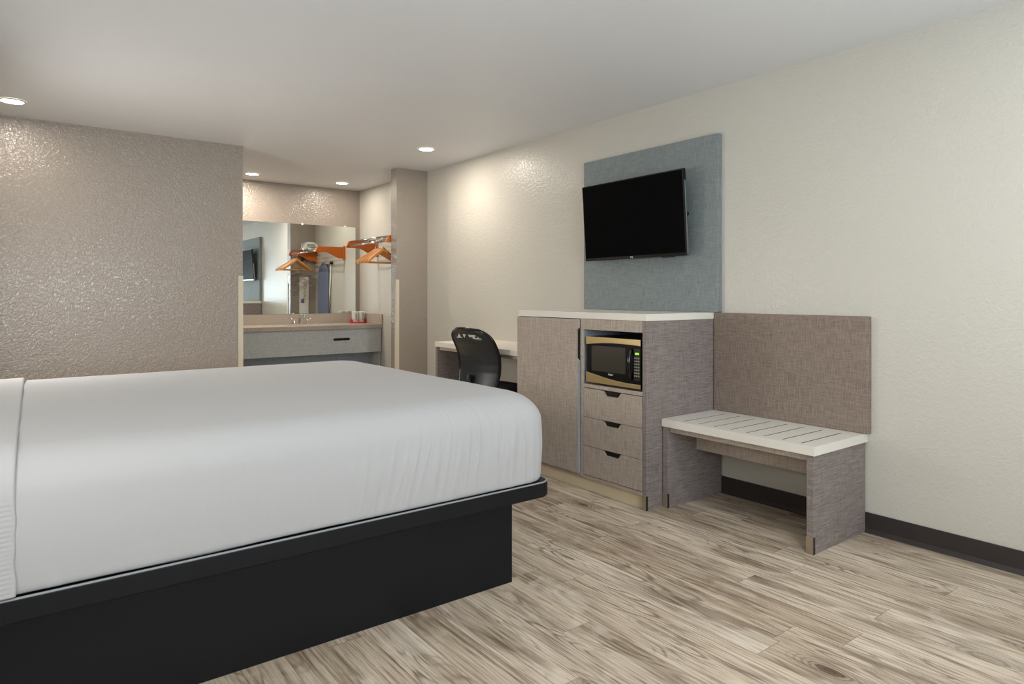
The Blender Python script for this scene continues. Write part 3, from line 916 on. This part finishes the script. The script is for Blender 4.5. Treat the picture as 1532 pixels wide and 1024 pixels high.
bx('apron', M['grey_linen'], van, VX0, VX1 - 0.010, VY0 + 0.022, VY0 + 0.040, 0.540, 0.8115, 0.001)
# slot pull on the apron, a black patch painting its shade
yv = VY0 + 0.0216
bm = bmesh.new(); prism(bm, rrect(2.860, 3.050, 0.684, 0.711, 0.013, 6), 'y', yv - 0.002, yv + 0.002)
obj('slot_pull_shade', bm, M['slot'], van)
bx('lower_panel', M['inner'], van, VX0, VX1 - 0.010, VY0 + 0.25, VY0 + 0.27, 0.0, 0.80, 0.001)
bx('end_panel', M['grey_linen'], van, VX1 - 0.022, VX1 - 0.008, VY0 + 0.041, VY0 + 0.249, 0.0, 0.811, 0.001)

# mirror
mir = thing('mirror', 'wide frameless wall mirror above the beige vanity counter', 'mirror', (2.2, YA, 1.49))
bm = bmesh.new()
box(bm, 0.9, 3.378, YA - 0.008, YA - 0.0025, 0.968, 1.993)
gl = obj('glass', bm, M['mirror'], mir)
gl.data.transform(Matrix.Translation((-1.3, 0, 0)).inverted() and Matrix.Translation((-1.3, -0.002, 0)) @ Matrix.Rotation(-0.0036, 4, 'Z') @ Matrix.Translation((1.3, 0, 0)))
for x, z in ((2.73, 1.993), (3.25, 1.993)):
    bx('clip', M['white_plastic'], mir, x - 0.012, x + 0.012, YA - 0.018, YA - 0.0015, z - 0.012, z + 0.014, 0.002)

# faucet
fc = thing('faucet', 'chrome two-handled basin faucet on the vanity counter', 'faucet', (2.68, 7.47, 0.8525))
bm = bmesh.new(); lathe(bm, [(0.03, 0.0), (0.03, 0.006), (0.02, 0.012), (0.018, 0.075), (0.015, 0.085)], (2.68, 7.47, 0.8525), 24)
obj('body', bm, M['chrome'], fc, 0, True)
bm = bmesh.new(); tube(bm, [(2.68, 7.47, 0.915), (2.68, 7.44, 0.955), (2.68, 7.40, 0.965), (2.68, 7.355, 0.950), (2.68, 7.345, 0.93)], [0.013, 0.012, 0.011, 0.011, 0.010], 14)
obj('spout', bm, M['chrome'], fc, 0, True)
for s in (-1, 1):
    bm = bmesh.new()
    lathe(bm, [(0.024, 0.0), (0.022, 0.012), (0.014, 0.018), (0.012, 0.04), (0.017, 0.048), (0.010, 0.056)], (2.68 + s * 0.075, 7.47, 0.8525), 20)
    tube(bm, [(2.68 + s * 0.075, 7.47, 0.90), (2.68 + s * 0.115, 7.445, 0.915)], [0.007, 0.005], 10)
    obj('handle', bm, M['chrome'], fc, 0, True)

# cup caddy + wrapped cups
cd = thing('cup_caddy', 'red plastic tray on the vanity counter beside the side wall', 'tray', (3.325, 7.36, 0.8525))
bm = bmesh.new()
prism(bm, rrect(3.235, 3.415, 7.31, 7.41, 0.02, 5), 'z', 0.8525, 0.864)
obj('tray_base', bm, M['red'], cd, 0.002)
for s, x in ((-1, 3.240), (1, 3.410)):
    bm = bmesh.new()
    prism(bm, [(7.325, 0.8645), (7.395, 0.8645), (7.385, 0.902), (7.335, 0.902)], 'x', x - 0.004, x + 0.004)
    obj('end_grip', bm, M['red'], cd, 0.002)
def cup(x, lab):
    t = thing('wrapped_cup', lab, 'cup', (x, 7.36, 0.8645), 'paper-wrapped cups in the red tray')
    bm = bmesh.new()
    prof = [(0.028, 0.0), (0.030, 0.004), (0.034, 0.08), (0.038, 0.115), (0.041, 0.121), (0.030, 0.124), (0.004, 0.122)]
    rings = []
    for r, z in prof:
        rings.append([bm.verts.new((x + (r + 0.0016 * math.sin(k * 3.0) * (z / 0.12)) * math.cos(2 * PI * k / 28), 7.36 + (r + 0.0016 * math.sin(k * 3.0) * (z / 0.12)) * math.sin(2 * PI * k / 28), 0.8645 + z)) for k in range(28)])
    for A, B in zip(rings, rings[1:]):
        for k in range(28):
            j = (k + 1) % 28; bm.faces.new((A[k], A[j], B[j], B[k]))
    bm.faces.new(rings[0][::-1]); bm.faces.new(rings[-1])
    obj('paper_wrap', bm, M['paper'], t, 0, True)
    bm = bmesh.new(); box(bm, x - 0.008, x + 0.008, 7.318, 7.3235, 0.885, 0.965)
    obj('printed_strip', bm, M['grey_win'], t)
cup(3.284, 'white paper-wrapped cup, left of the pair in the red tray')
cup(3.368, 'white paper-wrapped cup, right of the pair in the red tray')

# ------------------------------------------------------------------ coat rack in the alcove
rk = thing('coat_rack', 'orange wooden wall rack with chrome rails beside the vanity', 'coat rack', (3.25, 6.6, 1.7))
RXT = 3.055
def bracket(y0, y1):
    xs0, xs1 = RXT, XR - 0.0015
    Lx = xs1 - xs0
    out = [(xs0 + 0.030, 1.785), (xs1, 1.785), (xs1, 1.642), (xs1 - 0.055, 1.642)]
    for k in range(13):
        t = k / 12
        x = xs1 - 0.055 - 0.20 * t
        z = 1.642 + 0.070 * (0.5 - 0.5 * math.cos(PI * t))
        out.append((x, z))
    out += [(xs0 + 0.005, 1.712), (xs0, 1.722)]
    bm = bmesh.new(); prism(bm, out, 'y', y0, y1)
    return obj('bracket', bm, M['orange'], rk, 0.003)
bracket(7.070, 7.092); bracket(6.090, 6.112)
bm = bmesh.new(); box(bm, XR - 0.022, XR - 0.0015, 7.060, 7.102, 1.622, 1.800); obj('wall_plate', bm, M['orange'], rk, 0.003)
bm = bmesh.new(); box(bm, XR - 0.022, XR - 0.0015, 6.080, 6.122, 1.622, 1.800); obj('wall_plate', bm, M['orange'], rk, 0.003)
for x, z, r in ((RXT + 0.022, 1.730, 0.011), (RXT + 0.045, 1.779, 0.0085), (RXT + 0.12, 1.779, 0.007), (RXT + 0.20, 1.779, 0.007), (RXT + 0.28, 1.779, 0.007)):
    bm = bmesh.new(); tube(bm, [(x, 6.1125, z), (x, 7.0695, z)], r, 14)
    obj('rail', bm, M['chrome'], rk, 0, True)
for y in (6.58,):
    bm = bmesh.new(); tube(bm, [(RXT + 0.022, y, 1.742), (RXT + 0.045, y, 1.769), (RXT + 0.28, y, 1.768)], 0.005, 8)
    obj('cross_brace', bm, M['chrome'], rk, 0, True)

def make_hanger(loc, rz, label, tilt=0.0):
    t = thing('coat_hanger', label, 'hanger', loc, 'wooden hangers on the chrome rail')
    X0, Y0, Z0 = loc
    # body: curved bar, origin at the rail centre
    N = 20
    bm = bmesh.new()
    rings = []
    for k in range(N + 1):
        s = -1 + 2 * k / N
        x = 0.215 * s
        z = -0.090 - 0.125 * abs(s) ** 1.2 + 0.012 * math.exp(-(s * 6) ** 2)
        hh = 0.019 - 0.005 * abs(s); ww = 0.007 + 0.009 * abs(s) ** 2
        y = -0.012 * s * s
        rings.append([bm.verts.new((X0 + x, Y0 + y + a * ww, Z0 + z + b * hh)) for a, b in ((-1, -0.7), (-0.6, -1), (0.6, -1), (1, -0.7), (1, 0.7), (0.6, 1), (-0.6, 1), (-1, 0.7))])
    for A, B in zip(rings, rings[1:]):
        for k in range(8):
            j = (k + 1) % 8; bm.faces.new((A[k], A[j], B[j], B[k]))
    bm.faces.new(rings[0][::-1]); bm.faces.new(rings[-1])
    obj('shoulder', bm, M['amber'], t, 0.001, True)
    bm = bmesh.new(); tube(bm, [(X0 - 0.178, Y0 - 0.008, Z0 - 0.190), (X0 - 0.174, Y0 - 0.006, Z0 - 0.212), (X0 + 0.174, Y0 - 0.006, Z0 - 0.212), (X0 + 0.178, Y0 - 0.008, Z0 - 0.190)], 0.0055, 10)
    obj('trouser_bar', bm, M['amber'], t, 0, True)
    r = 0.0155
    hook = [(X0 + r * math.cos(a), Y0, Z0 + r * math.sin(a)) for a in [math.radians(d) for d in range(200, -61, -20)]]
    hook = [(x, y, z) for x, y, z in hook] + [(X0 + 0.004, Y0, Z0 - 0.028), (X0, Y0, Z0 - 0.04), (X0, Y0, Z0 - 0.092)]
    bm = bmesh.new(); tube(bm, hook, 0.0022, 8)
    obj('hook', bm, M['chrome'], t, 0, True)
    t.rotation_euler = (tilt, 0, rz)
    return t
def copy_thing(src, loc, rot, label):
    r = src.copy(); C.objects.link(r); r.location = loc; r.rotation_euler = rot; r['label'] = label
    for chd in list(src.children):
        c = chd.copy(); C.objects.link(c); c.parent = r
    return r
hx_, hz_ = RXT + 0.022, 1.7265
h0 = make_hanger((hx_, 6.20, hz_), math.radians(13), 'wooden hanger nearest the short wall on the chrome rail')
spots = [(6.245, 8, 'second wooden hanger from the short wall on the chrome rail'),
         (6.29, 1, 'third wooden hanger from the short wall on the chrome rail'),
         (6.335, -6, 'fourth wooden hanger from the short wall on the chrome rail'),
         (6.38, -13, 'wooden hanger farthest from the short wall on the chrome rail')]
for y, rz, lab in spots:
    copy_thing(h0, (hx_, y, hz_), (0.0, 0, math.radians(rz)), lab)

# iron on the shelf rails (seen in the mirror)
ir = thing('steam_iron', 'white steam iron resting on the rack shelf, seen in the mirror', 'iron', (3.30, 6.19, 1.79))
bm = bmesh.new()
pts = [(x + 0.105, z) for x, z in ((3.09, 1.787), (3.31, 1.787), (3.318, 1.83), (3.30, 1.87), (3.25, 1.90), (3.17, 1.90), (3.14, 1.88), (3.10, 1.82))]
prism(bm, pts, 'y', 6.128, 6.238); obj('body', bm, M['white_plastic'], ir, 0.010, seg=3)
bm = bmesh.new(); box(bm, 3.26, 3.37, 6.2382, 6.2405, 1.835, 1.872); obj('water_window', bm, M['grey_win'], ir, 0.001)
bm = bmesh.new(); tube(bm, [(3.23, 6.19, 1.87), (3.21, 6.20, 1.885), (3.19, 6.21, 1.85), (3.20, 6.215, 1.80)], 0.004, 8); obj('cord', bm, M['white_plastic'], ir, 0, True)
# hook with ring on the back of the short wall
hk = thing('wall_hook', 'black knob with a metal ring under the rack, seen in the mirror', 'hook', (3.25, 6.066, 1.668))
bm = bmesh.new(); lathe(bm, [(0.018, 0.0), (0.028, 0.02), (0.024, 0.045), (0.008, 0.05)], (3.25, 6.0655, 1.668), 20, axis='y'); obj('knob', bm, M['black_plastic'], hk, 0, True)
bm = bmesh.new(); tube(bm, [(3.25 + 0.020 * math.cos(a), 6.09, 1.625 + 0.022 * math.sin(a)) for a in [2 * PI * k / 20 for k in range(20)]], 0.003, 8, closed=True); obj('ring', bm, M['chrome'], hk, 0, True)

# hanging laundry bag with print
bg = thing('hanging_laundry_bag', 'white hanging laundry bag with ochre and blue print, seen in the mirror', 'bag', (3.275, 6.07, 1.42))
bm = bmesh.new()
prism(bm, [(3.212, 0.92), (3.338, 0.92), (3.342, 1.30), (3.335, 1.425), (3.215, 1.425), (3.208, 1.30)], 'y', 6.068, 6.080)
obj('bag_body', bm, M['paper'], bg, 0.004)
bm = bmesh.new(); box(bm, 3.235, 3.277, 6.0805, 6.082, 1.075, 1.125); obj('printed_square', bm, M['blue'], bg)
# facing +Y : text x -> -X, y -> Z, z -> +Y
FY = Matrix(((-1, 0, 0, 0), (0, 0, 1, 0), (0, 1, 0, 0), (0, 0, 0, 1)))
text('printed_lettering', 'LAUNDRY', 0.055, Matrix.Translation(Vector((3.285, 6.0808, 1.25)) - bg.location) @ FY @ Matrix.Rotation(PI / 2, 4, 'Z'), M['yellow'], bg)
text('printed_lettering', 'P', 0.042, Matrix.Translation(Vector((3.256, 6.0824, 1.10)) - bg.location) @ FY, M['white_text'], bg)

# ironing board on the side wall
ib = thing('ironing_board', 'ironing board with a blue-grey cover stood against the alcove side wall, seen in the mirror', 'ironing board', (3.40, 6.45, 0))
bm = bmesh.new()
out = [(6.27, 0.28), (6.62, 0.28), (6.625, 0.9)]
for k in range(17):
    t = k / 16; out.append((6.445 + 0.18 * math.cos(PI * t) * 1.0, 1.25 + 0.36 * math.sin(PI * t) ** 0.6))
out += [(6.265, 0.9)]
prism(bm, out, 'x', 3.395, 3.418); obj('cover', bm, M['board_blue'], ib, 0.006)
bm = bmesh.new(); tube(bm, [(3.424, 6.40, 1.595), (3.424, 6.68, 1.605)], 0.010, 10); tube(bm, [(3.424, 6.67, 1.60), (3.424, 6.58, 0.9), (3.424, 6.50, 0.06)], 0.010, 10)
obj('leg', bm, M['white_plastic'], ib, 0, True)
bm = bmesh.new(); tube(bm, [(3.424, 6.64, 0.62), (3.424, 6.40, 0.05)], 0.010, 10)
obj('leg', bm, M['white_plastic'], ib, 0, True)
bm = bmesh.new(); tube(bm, [(3.420, 6.665, 1.603), (3.420, 6.705, 1.604)], 0.019, 12); obj('foot_cap', bm, M['black_plastic'], ib, 0, True)
bm = bmesh.new(); box(bm, 3.39, 3.43, 6.30, 6.66, 0.0, 0.275)
obj('rear_frame', bm, M['white_plastic'], ib, 0.01)

# ------------------------------------------------------------------ lights
def area(name, loc, rot, sx, sy, power, col, spread=180):
    ld = bpy.data.lights.new(name, 'AREA'); ld.shape = 'RECTANGLE'; ld.size = sx; ld.size_y = sy
    ld.energy = power; ld.color = col; ld.spread = math.radians(spread)
    o = bpy.data.objects.new(name, ld); C.objects.link(o); o.location = loc; o.rotation_euler = rot
    return o
# daylight entering by the window (faces +Y)
area('window_daylight', ((WX0 + WX1) / 2, YF - 0.02, (WZ0 + WZ1) / 2), (math.radians(90), 0, 0), WX1 - WX0 - 0.1, WZ1 - WZ0 - 0.1, 14, (0.80, 0.90, 1.0))
# added unseen fill lights: two from the left, one at the front
def point(name, loc, power, col, r=0.1):
    ld = bpy.data.lights.new(name, 'POINT'); ld.energy = power; ld.color = col; ld.shadow_soft_size = r
    o = bpy.data.objects.new(name, ld); C.objects.link(o); o.location = loc; return o
point('near_left_fill', (-0.22, 1.55, 1.35), 11, (1.0, 0.97, 0.93), 0.13)  # added fill, brightens the cabinet front
area('far_left_fill', (-0.28, 4.45, 1.30), (0, math.radians(-90 + 14), 0), 0.5, 0.6, 17, (1.0, 0.95, 0.89))  # added fill for the far half of the room
point('front_sparkle_fill', (1.05, -0.75, 1.62), 15, (1.0, 0.93, 0.84), 0.14)  # added fill, placed to set the sparkle on the taupe wall

# added unseen fill on the left, washing the ceiling
area('ceiling_fill_left', (-0.27, 3.1, 1.10), (0, math.radians(180 - 52), 0), 0.12, 1.9, 4, (0.97, 0.985, 1.0))
# added unseen fill near the window, aimed up to brighten the ceiling
area('ceiling_fill_front', ((WX0 + WX1) / 2, YF + 0.05, 1.2), (math.radians(90 + 48), 0, 0), 1.9, 0.7, 38, (0.80, 0.92, 1.0))
w = bpy.data.worlds.new('daylight'); bpy.context.scene.world = w
w.use_nodes = True
bg_ = w.node_tree.nodes['Background']; bg_.inputs[0].default_value = (0.75, 0.85, 1.0, 1); bg_.inputs[1].default_value = 1.0

# ------------------------------------------------------------------ camera
cam = bpy.data.cameras.new('camera'); co_ = bpy.data.objects.new('camera', cam); C.objects.link(co_)
co_.location = (0, 0, 1.187)
co_.rotation_euler = (math.radians(90), 0, -math.atan(762 / 1002.0))
cam.lens = 1002.0 / 1532 * 36; cam.sensor_width = 36
cam.shift_y = -71.0 / 1532
cam.clip_start = 0.02
sc = bpy.context.scene
sc.camera = co_
sc.view_settings.view_transform = 'Standard'
sc.view_settings.look = 'None'
sc.view_settings.gamma = 1
sc.view_settings.use_curve_mapping = False
sc.view_settings.exposure = 0.30
sc.cycles.max_bounces = 10
sc.cycles.diffuse_bounces = 6
sc.cycles.glossy_bounces = 5
sc.cycles.use_denoising = True
sc.cycles.sample_clamp_indirect = 8
